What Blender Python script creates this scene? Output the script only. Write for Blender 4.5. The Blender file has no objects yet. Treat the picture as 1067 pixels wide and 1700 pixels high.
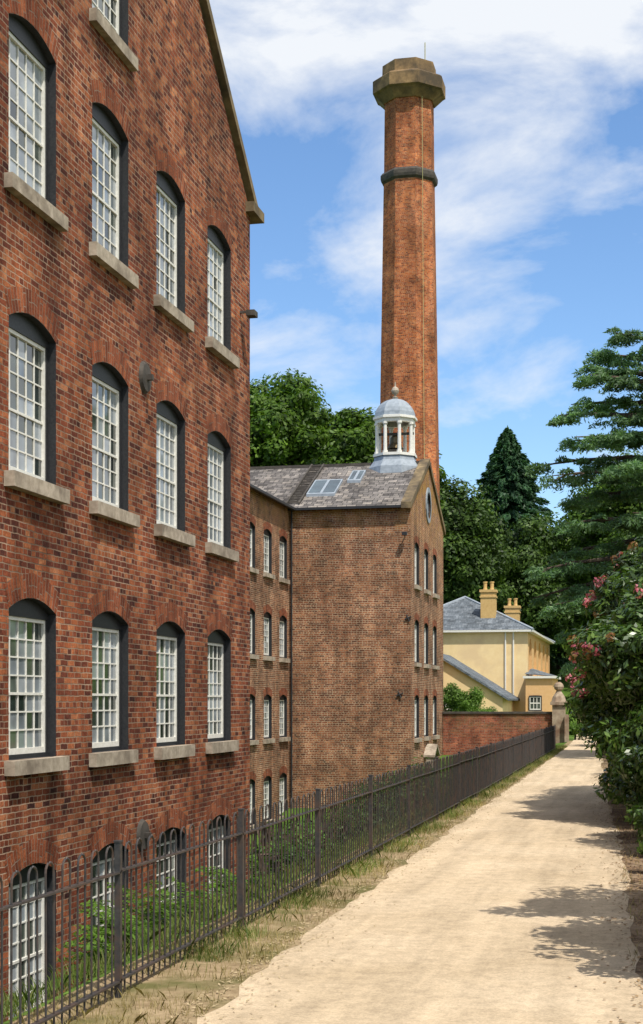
import bpy, math, random
import numpy as np
from mathutils import Vector
from mathutils.geometry import tessellate_polygon
random.seed(7); RNG=np.random.default_rng(11)
scene=bpy.context.scene
scene.view_settings.view_transform='Standard'; scene.view_settings.look='None'
scene.view_settings.exposure=0; scene.view_settings.gamma=1

# ------------------------------------------------------------ helpers
def empty(name, loc=(0,0,0)):
    e=bpy.data.objects.new(name,None); e.location=loc; scene.collection.objects.link(e); return e
class MB:
    def __init__(s): s.v=[];s.f=[];s.m=[];s.uv=[]
    def face(s,pts,mat=0,uv=None):
        i=len(s.v); s.v.extend([tuple(p) for p in pts]); s.f.append(tuple(range(i,i+len(pts)))); s.m.append(mat)
        if uv is None:
            P=[Vector(p) for p in pts]; n=Vector((0,0,0))
            for k in range(len(P)):
                a=P[k];b=P[(k+1)%len(P)]
                n+=Vector(((a.y-b.y)*(a.z+b.z),(a.z-b.z)*(a.x+b.x),(a.x-b.x)*(a.y+b.y)))
            if n.length<1e-12: n=Vector((0,0,1))
            n.normalize()
            if abs(n.z)>.985: uv=[(p.x,p.y) for p in P]
            else:
                t=Vector((-n.y,n.x,0)).normalized(); b=n.cross(t)
                uv=[(p.dot(t),p.dot(b)) for p in P]
        s.uv.extend(uv)
    def hexa(s,p,mat=0):
        for q in ((0,3,2,1),(4,5,6,7),(0,1,5,4),(1,2,6,5),(2,3,7,6),(3,0,4,7)):
            s.face([p[k] for k in q],mat)
    def box(s,x0,x1,y0,y1,z0,z1,mat=0):
        s.hexa([(x0,y0,z0),(x1,y0,z0),(x1,y1,z0),(x0,y1,z0),(x0,y0,z1),(x1,y0,z1),(x1,y1,z1),(x0,y1,z1)],mat)
    def lathe(s,cx,cy,prof,n=8,off=math.pi/8,mat=0,cap=True):
        for (r0,z0),(r1,z1) in zip(prof[:-1],prof[1:]):
            for k in range(n):
                a=off+2*math.pi*k/n; b=off+2*math.pi*(k+1)/n
                s.face([(cx+r0*math.cos(a),cy+r0*math.sin(a),z0),(cx+r0*math.cos(b),cy+r0*math.sin(b),z0),
                        (cx+r1*math.cos(b),cy+r1*math.sin(b),z1),(cx+r1*math.cos(a),cy+r1*math.sin(a),z1)],mat)
        if cap:
            r,z=prof[-1]
            s.face([(cx+r*math.cos(off+2*math.pi*k/n),cy+r*math.sin(off+2*math.pi*k/n),z) for k in range(n)],mat)
    def tube(s,pts,rad,n=6,mat=0):
        P=[Vector(p) for p in pts]; rings=[]
        if not isinstance(rad,(list,tuple)): rad=[rad]*len(P)
        for i,p in enumerate(P):
            d=(P[min(i+1,len(P)-1)]-P[max(i-1,0)]).normalized()
            u=d.cross(Vector((0.13,0.97,0.21))); u.normalize(); w=d.cross(u)
            rings.append([p+rad[i]*(math.cos(2*math.pi*k/n)*u+math.sin(2*math.pi*k/n)*w) for k in range(n)])
        for a,b in zip(rings[:-1],rings[1:]):
            for k in range(n): s.face([a[k],a[(k+1)%n],b[(k+1)%n],b[k]],mat)
        s.face(rings[0],mat); s.face(rings[-1],mat)
    def obj(s,name,mats,parent=None,smooth=False):
        me=bpy.data.meshes.new(name); me.from_pydata(s.v,[],s.f)
        for m in mats: me.materials.append(m)
        me.polygons.foreach_set('material_index',s.m)
        l=me.uv_layers.new(name='UVMap'); l.data.foreach_set('uv',np.array(s.uv,dtype=np.float32).ravel())
        if smooth: me.polygons.foreach_set('use_smooth',[True]*len(s.f))
        me.update(); o=bpy.data.objects.new(name,me); scene.collection.objects.link(o)
        if parent: o.parent=parent
        return o

# ------------------------------------------------------------ materials
def newmat(name):
    m=bpy.data.materials.new(name); m.use_nodes=True; nt=m.node_tree
    for n in list(nt.nodes): nt.nodes.remove(n)
    out=nt.nodes.new('ShaderNodeOutputMaterial'); return m,nt,out
def N(nt,t,**k):
    n=nt.nodes.new(t)
    for a,b in k.items(): setattr(n,a,b)
    return n
def ramp(nt,stops,fac=None,interp='LINEAR'):
    r=nt.nodes.new('ShaderNodeValToRGB'); r.color_ramp.interpolation=interp
    e=r.color_ramp.elements
    while len(e)<len(stops): e.new(.5)
    for k,(p,c) in enumerate(stops):
        e[k].position=p; e[k].color=(c[0],c[1],c[2],1) if not isinstance(c,(int,float)) else (c,c,c,1)
    if fac is not None: nt.links.new(fac,r.inputs[0])
    return r.outputs[0]
def mix(nt,a,b,f,mode='MIX'):
    n=nt.nodes.new('ShaderNodeMix'); n.data_type='RGBA'; n.blend_type=mode; n.clamp_factor=True
    def s(i,v):
        if hasattr(v,'is_linked') or hasattr(v,'links'): nt.links.new(v,n.inputs[i])
        elif isinstance(v,(int,float)) and i==0: n.inputs[0].default_value=v
        else: n.inputs[i].default_value=(v[0],v[1],v[2],1) if not isinstance(v,(int,float)) else (v,v,v,1)
    s(0,f); s(6,a); s(7,b); return n.outputs[2]
def noise(nt,vec,scale,detail=4,rough=.55):
    n=N(nt,'ShaderNodeTexNoise'); n.inputs['Scale'].default_value=scale; n.inputs['Detail'].default_value=detail
    n.inputs['Roughness'].default_value=rough
    if vec is not None: nt.links.new(vec,n.inputs['Vector'])
    return n
def bsdf(nt,out,col,rough=.8,spec=.3,bump=None,bstr=.4,bdist=.01,metal=0):
    b=nt.nodes.new('ShaderNodeBsdfPrincipled')
    if hasattr(col,'links'): nt.links.new(col,b.inputs['Base Color'])
    else: b.inputs['Base Color'].default_value=(*col,1)
    b.inputs['Roughness'].default_value=rough; b.inputs['Specular IOR Level'].default_value=spec
    b.inputs['Metallic'].default_value=metal
    if bump is not None:
        bn=nt.nodes.new('ShaderNodeBump'); bn.inputs['Strength'].default_value=bstr; bn.inputs['Distance'].default_value=bdist
        nt.links.new(bump,bn.inputs['Height']); nt.links.new(bn.outputs[0],b.inputs['Normal'])
    nt.links.new(b.outputs[0],out.inputs['Surface']); return b

def brickmat(name,cols,mortar,bw=.232,bh=.076,ms=.009,stain=(.55,1.25),lichen=None,bstr=.8,mortvar=.5,tint=None,nmix=.3):
    m,nt,out=newmat(name)
    uv=N(nt,'ShaderNodeUVMap'); tc=N(nt,'ShaderNodeTexCoord')
    ns=noise(nt,tc.outputs['Object'],5,3)
    sc=N(nt,'ShaderNodeVectorMath',operation='SUBTRACT'); nt.links.new(ns.outputs['Color'],sc.inputs[0]); sc.inputs[1].default_value=(.5,.5,.5)
    s2=N(nt,'ShaderNodeVectorMath',operation='SCALE'); nt.links.new(sc.outputs[0],s2.inputs[0]); s2.inputs['Scale'].default_value=.03
    ad=N(nt,'ShaderNodeVectorMath',operation='ADD'); nt.links.new(uv.outputs[0],ad.inputs[0]); nt.links.new(s2.outputs[0],ad.inputs[1])
    br=N(nt,'ShaderNodeTexBrick'); nt.links.new(ad.outputs[0],br.inputs['Vector'])
    br.inputs['Scale'].default_value=1; br.inputs['Brick Width'].default_value=bw; br.inputs['Row Height'].default_value=bh
    br.squash=.52; br.squash_frequency=3
    br.inputs['Mortar Size'].default_value=ms; br.inputs['Mortar Smooth'].default_value=.25
    br.inputs['Color1'].default_value=(0,0,0,1); br.inputs['Color2'].default_value=(1,1,1,1); br.inputs['Mortar'].default_value=(.5,.5,.5,1)
    bn=noise(nt,tc.outputs['Object'],2.2,6,.75)
    rv=mix(nt,br.outputs['Color'],ramp(nt,[(.3,0),(.7,1)],bn.outputs['Fac']),nmix)
    n=len(cols); c=ramp(nt,[(.06+.88*k/(n-1),cc) for k,cc in enumerate(cols)],rv)
    fine=noise(nt,tc.outputs['Object'],38,5,.75)
    c=mix(nt,c,ramp(nt,[(.3,.45),(.7,1.5)],fine.outputs['Fac']),.85,'MULTIPLY')
    if tint:
        tn=noise(nt,tc.outputs['Object'],.35,5,.7); c=mix(nt,c,tint,ramp(nt,[(.42,0),(.6,1)],tn.outputs['Fac']),'MULTIPLY')
        t2=noise(nt,tc.outputs['Object'],.9,7,.75); c=mix(nt,c,(.5,.48,.5),ramp(nt,[(.55,0),(.68,.9)],t2.outputs['Fac']),'MULTIPLY')
    mp=noise(nt,tc.outputs['Object'],1.3,5,.65)
    mo=mix(nt,mortar,[k*mortvar for k in mortar],ramp(nt,[(.35,0),(.65,1)],mp.outputs['Fac']))
    c=mix(nt,c,mo,br.outputs['Fac'])
    st=noise(nt,tc.outputs['Object'],.55,6,.65)
    c=mix(nt,c,ramp(nt,[(.3,stain[0]),(.68,stain[1])],st.outputs['Fac']),1,'MULTIPLY')
    mpp=N(nt,'ShaderNodeMapping'); mpp.inputs['Scale'].default_value=(2.2,2.2,.35); nt.links.new(tc.outputs['Object'],mpp.inputs[0])
    st2=noise(nt,mpp.outputs[0],1.0,4,.6)
    c=mix(nt,c,ramp(nt,[(.35,.68),(.6,1.12)],st2.outputs['Fac']),.9,'MULTIPLY')
    if lichen:
        l=noise(nt,tc.outputs['Object'],1.8,5,.7); sx=N(nt,'ShaderNodeSeparateXYZ'); nt.links.new(tc.outputs['Object'],sx.inputs[0])
        mr=N(nt,'ShaderNodeMapRange'); nt.links.new(sx.outputs['Z'],mr.inputs[0]); mr.inputs[1].default_value=lichen[0]; mr.inputs[2].default_value=lichen[1]
        mu=N(nt,'ShaderNodeMath',operation='MULTIPLY'); nt.links.new(mr.outputs[0],mu.inputs[0]); nt.links.new(ramp(nt,[(.42,0),(.62,1)],l.outputs['Fac']),mu.inputs[1])
        c=mix(nt,c,lichen[2],mu.outputs[0])
    h=N(nt,'ShaderNodeMath',operation='MULTIPLY_ADD'); nt.links.new(br.outputs['Fac'],h.inputs[0]); h.inputs[1].default_value=-1
    nt.links.new(fine.outputs['Fac'],h.inputs[2])
    bsdf(nt,out,c,.92,.12,h.outputs[0],bstr,.014); return m
def noisemat(name,c1,c2,scale=6,rough=.85,spec=.3,bstr=.3,bdist=.01,c3=None,metal=0):
    m,nt,out=newmat(name); tc=N(nt,'ShaderNodeTexCoord')
    n=noise(nt,tc.outputs['Object'],scale,6,.65); c=ramp(nt,[(.3,c1),(.7,c2)],n.outputs['Fac'])
    if c3:
        n2=noise(nt,tc.outputs['Object'],scale*.23,5,.6); c=mix(nt,c,c3,ramp(nt,[(.45,0),(.65,1)],n2.outputs['Fac']))
    bsdf(nt,out,c,rough,spec,n.outputs['Fac'],bstr,bdist,metal); return m
def leafmat(name,dark,mid,light,trans=.3,gloss=.25,rough=.5,scale=.5):
    m,nt,out=newmat(name); g=N(nt,'ShaderNodeNewGeometry'); tc=N(nt,'ShaderNodeTexCoord')
    c=ramp(nt,[(0,dark),(.5,mid),(1,light)],g.outputs['Random Per Island'])
    n=noise(nt,tc.outputs['Object'],scale,3,.6); c=mix(nt,c,ramp(nt,[(.32,.55),(.68,1.45)],n.outputs['Fac']),1,'MULTIPLY')
    b=nt.nodes.new('ShaderNodeBsdfPrincipled'); nt.links.new(c,b.inputs['Base Color']); b.inputs['Roughness'].default_value=rough; b.inputs['Specular IOR Level'].default_value=gloss
    t=nt.nodes.new('ShaderNodeBsdfTranslucent'); nt.links.new(mix(nt,c,(1.3,1.5,.6),1,'MULTIPLY'),t.inputs[0])
    ms=nt.nodes.new('ShaderNodeMixShader'); ms.inputs[0].default_value=trans
    nt.links.new(b.outputs[0],ms.inputs[1]); nt.links.new(t.outputs[0],ms.inputs[2]); nt.links.new(ms.outputs[0],out.inputs['Surface'])
    return m
M_brick=brickmat('brick_red',[(.06,.024,.02),(.17,.048,.027),(.28,.076,.034),(.37,.115,.047),(.52,.22,.1)],(.42,.29,.2),ms=.008,stain=(.55,1.35),tint=(.72,.72,.8),nmix=.3,mortvar=.42)
M_arch=brickmat('brick_arch',[(.14,.04,.022),(.29,.08,.035),(.4,.13,.055)],(.32,.21,.15),ms=.007,stain=(.6,1.2))
M_brickw=brickmat('brick_brown',[(.1,.045,.03),(.22,.08,.042),(.33,.125,.06),(.46,.22,.11)],(.58,.45,.3),ms=.011,stain=(.6,1.3),lichen=(8.4,11,(.36,.2,.06)),tint=(.82,.8,.85),nmix=.3)
M_brickc=brickmat('brick_chimney',[(.16,.04,.02),(.4,.085,.028),(.55,.145,.04),(.66,.22,.07)],(.52,.34,.2),ms=.011,stain=(.6,1.25),tint=(.75,.7,.72),nmix=.25)
M_brickg=brickmat('brick_garden',[(.14,.04,.025),(.3,.075,.04),(.42,.14,.07)],(.36,.27,.2),lichen=(0,2,(.12,.12,.05)))
M_slate=brickmat('slate_roof',[(.09,.08,.075),(.15,.135,.125),(.23,.205,.185),(.3,.26,.22)],(.035,.035,.035),bw=.42,bh=.27,ms=.014,stain=(.55,1.25),bstr=.6)
M_slate2=brickmat('slate_blue',[(.1,.115,.13),(.15,.17,.19),(.2,.22,.24)],(.07,.08,.09),bw=.35,bh=.25,ms=.008,stain=(.75,1.15))
M_stone=noisemat('stone_sill',(.28,.23,.17),(.5,.42,.33),9,.9,.2,.5,.012,(.2,.16,.12))
M_coping=noisemat('stone_coping',(.12,.09,.05),(.3,.22,.12),4,.9,.2,.5,.02,(.07,.055,.04))
M_capst=noisemat('stone_cap',(.14,.09,.045),(.33,.21,.1),2.5,.9,.2,.5,.02,(.08,.06,.04))
M_pier=noisemat('stone_pier',(.25,.19,.13),(.45,.36,.26),5,.9,.2,.5,.02,(.2,.12,.08))
M_darkst=noisemat('stone_dark',(.04,.035,.03),(.1,.085,.07),5)
M_black=noisemat('black_paint',(.012,.013,.015),(.035,.035,.038),30,.5,.4,.15)
M_iron=noisemat('iron_fence',(.02,.02,.022),(.055,.05,.048),25,.5,.5,.2,.003,(.07,.045,.035))
M_white=noisemat('white_paint',(.62,.6,.53),(.8,.78,.72),18,.5,.4,.1)
M_lead=noisemat('lead_sheet',(.2,.23,.26),(.34,.38,.42),5,.5,.5,.1)
M_yellow=noisemat('yellow_painted_brick',(.78,.57,.29),(.85,.66,.36),3,.85,.2,.2,.01,(.72,.53,.29))
M_buff=noisemat('buff_brick',(.5,.32,.12),(.62,.42,.18),8)
M_peach=noisemat('peach_brick',(.64,.38,.16),(.72,.45,.22),5)
M_trunk=noisemat('bark',(.05,.035,.025),(.13,.1,.075),6,.95,.1,.6,.03)
M_bell=noisemat('bell_bronze',(.08,.06,.03),(.14,.1,.05),10,.4,.5,.1,.01,None,.8)
def glassmat(name,a,b,rough=.06):
    m,nt,out=newmat(name); g=N(nt,'ShaderNodeNewGeometry'); tc=N(nt,'ShaderNodeTexCoord')
    n=noise(nt,tc.outputs['Object'],1.3,3); c=ramp(nt,[(0,a),(1,b)],g.outputs['Random Per Island'])
    c=mix(nt,c,ramp(nt,[(.3,.45),(.7,1.4)],n.outputs['Fac']),1,'MULTIPLY')
    bb=bsdf(nt,out,c,rough,.9,n.outputs['Fac'],.12,.02); bb.inputs['IOR'].default_value=1.6; return m
M_gl=glassmat('glass_blind_and_sky_reflection',(.17,.2,.22),(.36,.39,.41)); M_gd=glassmat('glass_dark',(.02,.03,.028),(.1,.12,.1)); M_gr=glassmat('glass_rooflight',(.03,.05,.06),(.06,.09,.1),.25)  # pale panes: blinds plus sky reflection painted into the base colour

# ------------------------------------------------------------ walls and windows
class Fr:
    def __init__(s,o,t,n): s.o=Vector(o);s.t=Vector(t);s.n=Vector(n)
    def p(s,a,z,d=0): return s.o+s.t*a+Vector((0,0,z))+s.n*d
def lbox(mb,F,a0,a1,z0,z1,d0,d1,mat):
    mb.hexa([F.p(a0,z0,d0),F.p(a1,z0,d0),F.p(a1,z0,d1),F.p(a0,z0,d1),F.p(a0,z1,d0),F.p(a1,z1,d0),F.p(a1,z1,d1),F.p(a0,z1,d1)],mat)
def opening(a,s,w,h,r,n=8):
    pts=[(a-w/2,s),(a+w/2,s)]
    for k in range(n+1):
        x=w/2-w*k/n; pts.append((a+x, s+h-r+r*(1-(2*x/w)**2)))
    return pts
def wall(mb,F,outline,holes,mat,depth=.14,revmat=1):
    polys=[[Vector((a,z,0)) for a,z in outline]]+[[Vector((a,z,0)) for a,z in h] for h in holes]
    flat=[p for q in polys for p in q]
    for tri in tessellate_polygon(polys):
        P=[F.p(flat[i].x,flat[i].y) for i in tri]
        nn=(P[1]-P[0]).cross(P[2]-P[0])
        if nn.length<1e-9: continue
        if nn.dot(F.n)<0: P=P[::-1]
        mb.face(P,mat)
    for h in holes:
        for i in range(len(h)):
            a=h[i];b=h[(i+1)%len(h)]
            mb.face([F.p(*a),F.p(*b),F.p(*b,-depth),F.p(*a,-depth)],revmat)
def window(W,F,a,s,w,h,r,cols,rows,depth=.14,light=.5,sill=True,arch=True,bar=.019,sillover=.13):
    fr=W['frame']; top=s+h-r-.02
    fw=.055
    x0=a-w/2;x1=a+w/2
    lbox(fr,F,x0,x0+fw,s,top,-depth-.05,-depth+.045,0); lbox(fr,F,x1-fw,x1,s,top,-depth-.05,-depth+.045,0)
    lbox(fr,F,x0+fw,x1-fw,s,s+.05,-depth-.05,-depth+.045,0)
    op=opening(a,s,w,h,r); arcp=[(p[0],p[1]) for p in op[2:]]
    hd=[(x0,top-.05),(x1,top-.05)]+arcp
    fr.face([F.p(p[0],p[1],-depth+.05) for p in hd],0)
    fr.face([F.p(x0,top-.05,-depth+.05),F.p(x1,top-.05,-depth+.05),F.p(x1,top-.05,-depth-.05),F.p(x0,top-.05,-depth-.05)],0)
    a0=x0+fw+.002;a1=x1-fw-.002;z0=s+.052;z1=top-.052; sw=.045; d0=-depth-.03; d1=-depth+.03
    lbox(fr,F,a0,a0+sw,z0,z1,d0,d1,1); lbox(fr,F,a1-sw,a1,z0,z1,d0,d1,1)
    lbox(fr,F,a0+sw,a1-sw,z0,z0+.07,d0,d1,1); lbox(fr,F,a0+sw,a1-sw,z1-sw,z1,d0,d1,1)
    ia0=a0+sw;ia1=a1-sw;iz0=z0+.07;iz1=z1-sw
    for k in range(1,cols):
        x=ia0+(ia1-ia0)*k/cols; lbox(fr,F,x-bar/2,x+bar/2,iz0,iz1,d0+.01,d1-.02,1)
    for k in range(1,rows):
        z=iz0+(iz1-iz0)*k/rows; b=bar/2*(1.7 if k==rows//2 else 1)
        lbox(fr,F,ia0,ia1,z-b,z+b,d0+.012,d1-.022+(.01 if k==rows//2 else 0),1)
    g=W['glass']; wl=min(1,max(0,light+random.uniform(-.3,.3)))
    for i in range(cols):
        for j in range(rows):
            xa=ia0+(ia1-ia0)*i/cols; xb=ia0+(ia1-ia0)*(i+1)/cols; za=iz0+(iz1-iz0)*j/rows; zb=iz0+(iz1-iz0)*(j+1)/rows
            dd=[-depth-.005+random.uniform(-.0022,.0022) for _ in range(4)]
            g.face([F.p(xa,za,dd[0]),F.p(xb,za,dd[1]),F.p(xb,zb,dd[2]),F.p(xa,zb,dd[0]+dd[2]-dd[1])],0 if random.random()<wl else 1)
    if sill:
        j=lambda: random.uniform(-.015,.015)
        lbox(W['sill'],F,x0-sillover+j(),x1+sillover+j(),s-.18+j()*.5,s-.004,-.1,.12+j(),0)
    if arch:
        n=8; hh=.3
        op2=[(p[0],p[1]) for p in op[2:]]
        for k in range(n):
            p=op2[k];q=op2[k+1]
            def outp(p):
                dx=(p[0]-a)/(w/2)*.12; return (p[0]+dx,p[1]+hh-.03*abs(dx)/.12)
            P=outp(p);Q=outp(q); u0=k*w/n;u1=(k+1)*w/n
            W['arch'].face([F.p(*p,.004),F.p(*P,.004),F.p(*Q,.004),F.p(*q,.004)],0,[(0.0,u0),(hh*.78,u0),(hh*.78,u1),(0,u1)])
def WD(): return {'frame':MB(),'glass':MB(),'sill':MB(),'arch':MB()}
def WO(W,parent,archmat):
    W['frame'].obj('window_frames',[M_black,M_white],parent); W['glass'].obj('window_glass',[M_gl,M_gd],parent)
    if W['sill'].f:
        o=W['sill'].obj('window_sills',[M_stone],parent); b=o.modifiers.new('b','BEVEL'); b.width=.014; b.segments=2
    if W['arch'].f: W['arch'].obj('brick_arches',[archmat],parent)
def fixparents(e):
    bpy.context.view_layer.update()
    for c in e.children: c.matrix_parent_inverse=e.matrix_world.inverted()

# ------------------------------------------------------------ main mill
mill=empty('brick_mill_building',(-7.3,17,0))
F=Fr((-7.3,0,0),(0,1,0),(1,0,0))
W=WD(); mb=MB()
ridgeY=16.5; eave=11.0; slope=.76
outline=[(6,-4),(27,-4),(27,eave),(ridgeY,eave+slope*10.5),(6,eave)]
cols=[17.0+2.665*k for k in range(-4,4)]
rows=[(8.0,2.05,.85),(4.57,1.98,.7),(1.22,1.93,.45),(-2.0,1.95,.25)]  # last value: share of pale panes, higher up for the painted sky reflection
holes=[];wins=[]
for c in cols:
    for (s,h,l) in rows:
        holes.append(opening(c,s,1.42,h,.16)); wins.append((c,s,h,l))
for c in cols[3:6]:
    if c<21: holes.append(opening(c,11.1,1.42,1.9,.16)); wins.append((c,11.1,1.9,.8))
wall(mb,F,outline,holes,0,.15)
for c,s,h,l in wins: window(W,F,c,s,1.42,h,.16,5,7,depth=.15,light=l)
mb.face([(-7.3,27,-4),(-30,27,-4),(-30,27,eave),(-7.3,27,eave)],0)
mb.face([(-7.3,6,-4),(-7.3,6,eave),(-30,6,eave),(-30,6,-4)],0)
mb.face([(-30,6,-4),(-30,6,eave),(-30,ridgeY,eave+slope*10.5),(-30,27,eave),(-30,27,-4)],0)
mb.obj('walls',[M_brick,M_black],mill)
WO(W,mill,M_arch)
rf=MB(); rz=eave+slope*10.5
for (ya,yb) in ((27.35,ridgeY),(5.65,ridgeY)):
    z0=eave-slope*.35+.05; rf.hexa([(-30.1,ya,z0),(-7.4,ya,z0),(-7.4,yb,rz+.05),(-30.1,yb,rz+.05),(-30.1,ya,z0+.12),(-7.4,ya,z0+.12),(-7.4,yb,rz+.17),(-30.1,yb,rz+.17)],0)
rf.obj('slate_roof',[M_slate],mill)
cp=MB()
for sgn in (1,-1):
    ya=ridgeY+sgn*10.75; z0=eave-.2
    cp.hexa([(-7.55,ya,z0+.16),(-7.2,ya,z0+.16),(-7.2,ridgeY,rz+.06),(-7.55,ridgeY,rz+.06),(-7.55,ya,z0+.34),(-7.2,ya,z0+.34),(-7.2,ridgeY,rz+.26),(-7.55,ridgeY,rz+.26)],0)
    yk=ridgeY+sgn*10.5; ya,yb=min(yk-.3*sgn,yk+.45*sgn),max(yk-.3*sgn,yk+.45*sgn)
    cp.box(-7.7,-7.14,ya,yb,eave-.1,eave+.08,0)
cp.obj('gable_coping',[M_coping],mill)
pt=MB()
def disc(mb,x,y,z,r,th=.05,n=24):
    for k in range(n):
        a=2*math.pi*k/n;b=2*math.pi*(k+1)/n
        A=(x+th,y+r*.85*math.cos(a),z+r*.85*math.sin(a));B=(x+th,y+r*.85*math.cos(b),z+r*.85*math.sin(b))
        A0=(x,y+r*math.cos(a),z+r*math.sin(a));B0=(x,y+r*math.cos(b),z+r*math.sin(b))
        mb.face([A0,B0,B,A],0); mb.face([A,B,(x+th*1.3,y,z)],0)
    mb.box(x+th,x+th+.09,y-.04,y+.04,z-.04,z+.04,0)
disc(pt,-7.3,21.05,6.66,.24); disc(pt,-7.3,20.95,-.05,.24)
pt.obj('iron_tie_plates',[M_darkst],mill)
pt=MB(); pt.box(-7.3,-7.08,26.3,26.34,8.93,8.97,0); pt.box(-7.16,-7.0,26.2,26.44,8.86,8.96,0)
pt.obj('wall_lamp',[M_darkst],mill)
fixparents(mill)

# ------------------------------------------------------------ mill wing with cupola
wing=empty('mill_wing_with_cupola',(-12,65,0))
W=WD(); mb=MB()
X3=-9.9;X2=-15.1;Y3=62.3;Y4=72.4;E=10.1;YR=(Y3+Y4)/2;ZR=12.55
Fg=Fr((X3,0,0),(0,1,0),(1,0,0))
holes=[]
for c in (64.05,66.8,69.5):
    for s,l in ((6.89,.5),(3.58,.5),(.35,.6)):
        holes.append(opening(c,s,1.25,1.85,.15)); window(W,Fg,c,s,1.25,1.85,.15,4,6,light=l,sillover=.1)
circ=[(YR+.55*math.cos(2*math.pi*k/20),10.75+.6*math.sin(2*math.pi*k/20)) for k in range(20)]
door=[(66.2,-3.0),(67.5,-3.0),(67.5,-.9),(66.2,-.9)]
wall(mb,Fg,[(Y3,-4),(Y4,-4),(Y4,E),(YR,ZR),(Y3,E)],holes+[circ,door],0)
mb.face([Fg.p(a,z,-.14) for a,z in circ],2); mb.face([Fg.p(a,z,-.14) for a,z in door],1)
Ff=Fr((0,Y3,0),(1,0,0),(0,-1,0))
wall(mb,Ff,[(X2,-4),(X3,-4),(X3,E),(X2,E)],[],0)
Fb=Fr((X2,0,0),(0,1,0),(1,0,0)); holes=[]
c=61.2
while c>29:
    for s,l in ((7.05,.6),(3.73,.6),(.42,.6),(-2.85,.6)):
        holes.append(opening(c,s,1.3,1.78,.15)); window(W,Fb,c,s,1.3,1.78,.15,4,6,light=l,sillover=.1)
    c-=2.6
wall(mb,Fb,[(27,-4),(Y3,-4),(Y3,E),(27,E)],holes,0)
mb.face([(X3,Y4,-4),(X3,Y4,E),(-30,Y4,E),(-30,Y4,-4)],0)
mb.face([(-25,27,-4),(-25,27,E),(-25,Y4,E),(-25,Y4,-4)],0)
mb.obj('walls',[M_brickw,M_black,M_slate2],wing); WO(W,wing,M_arch)
rf=MB(); k=(ZR-E)/(YR-Y3)
def slab(mb,p,th,mat=0): mb.hexa([tuple(q) for q in p]+[(q[0],q[1],q[2]+th) for q in p],mat)
zo=E-k*.2+.02
slab(rf,[(-25,Y3-.2,zo),(X3-.2,Y3-.2,zo),(X3-.2,YR,ZR+.02),(-25,YR,ZR+.02)],.1)
slab(rf,[(-25,Y4+.2,zo),(X3-.2,Y4+.2,zo),(X3-.2,YR,ZR+.021),(-25,YR,ZR+.021)],.1)
zr2=E+k*4.9
slab(rf,[(X2+.2,27,zo+.01),(X2+.2,YR,zo+.01),(-20,YR,zr2+.01),(-20,27,zr2+.01)],.1)
slab(rf,[(-25.2,27,zo+.01),(-25.2,YR,zo+.01),(-20,YR,zr2+.012),(-20,27,zr2+.012)],.1)
rf.box(-25,X3-.3,YR-.12,YR+.12,ZR+.08,ZR+.2,1)
rf.obj('slate_roof',[M_slate,M_darkst],wing)
tr=MB()
for (ya) in (Y3-.3,Y4+.3):
    z0=E-k*.3
    tr.hexa([(X3-.35,ya,z0+.02),(X3+.08,ya,z0+.02),(X3+.08,YR,ZR+.04),(X3-.35,YR,ZR+.04),(X3-.35,ya,z0+.28),(X3+.08,ya,z0+.28),(X3+.08,YR,ZR+.3),(X3-.35,YR,ZR+.3)],0)
tr.obj('gable_coping',[M_coping],wing)
tr=MB()
tr.box(X2,X3-.36,Y3-.34,Y3-.2,E-.1,E+.0,0); tr.box(X2+.2,X2+.34,27,Y3-.35,E-.1,E,0)
tr.tube([(X2+.12,Y3-.12,-3.2),(X2+.12,Y3-.12,E-.1)],.04,6)
tr.obj('gutters',[M_black],wing)
oc=MB()
for q in range(20):
    a=2*math.pi*q/20;b=2*math.pi*(q+1)/20
    pts=[Fg.p(YR+r*math.cos(t),10.75+r*1.08*math.sin(t),d) for r,t,d in ((.55,a,.05),(.75,a,.05),(.75,b,.05),(.55,b,.05))]
    oc.face(pts,0)
    oc.face([Fg.p(YR+.75*math.cos(a),10.75+.81*math.sin(a),0),Fg.p(YR+.75*math.cos(b),10.75+.81*math.sin(b),0),pts[2],pts[1]],0)
for q in range(4):
    oc.box(X3-.11,X3-.06,YR-.5+q*.33-.015,YR-.5+q*.33+.015,10.3,11.2,0)
oc.obj('oculus_surround',[M_lead],wing)
cn=MB(); cn.hexa([(X3,66.0,-.55),(X3+.5,66.0,-.55),(X3+.5,66.85,-.1),(X3,66.85,-.1),(X3,66.0,-.45),(X3+.5,66.0,-.45),(X3+.5,66.85,.02),(X3,66.85,.02)],0)
cn.hexa([(X3,66.85,-.1),(X3+.5,66.85,-.1),(X3+.5,67.7,-.55),(X3,67.7,-.55),(X3,66.85,.02),(X3+.5,66.85,.02),(X3+.5,67.7,-.45),(X3,67.7,-.45)],0)
cn.box(X3+.1,X3+.4,66.05,66.15,-3,-.55,0); cn.box(X3+.1,X3+.4,67.55,67.65,-3,-.55,0)
cn.obj('door_canopy',[M_stone],wing)
sk=MB()
def onroof(y): return E+k*(y-Y3)+.12
def sky(xc,w,ya,yb):
    pts=[(xc-w/2,ya,onroof(ya)),(xc+w/2,ya,onroof(ya)),(xc+w/2,yb,onroof(yb)),(xc-w/2,yb,onroof(yb))]
    slab(sk,pts,.12,0)
    for sx in (-w/4,w/4):
        pts=[(xc+sx-w/4+.06,ya+.12,onroof(ya+.12)+.124),(xc+sx+w/4-.05,ya+.12,onroof(ya+.12)+.124),(xc+sx+w/4-.05,yb-.1,onroof(yb-.1)+.124),(xc+sx-w/4+.06,yb-.1,onroof(yb-.1)+.124)]
        sk.face(pts,1)
sky(-14.0,1.25,63.4,65.2); sky(-12.85,.6,65,66.3)
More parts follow.
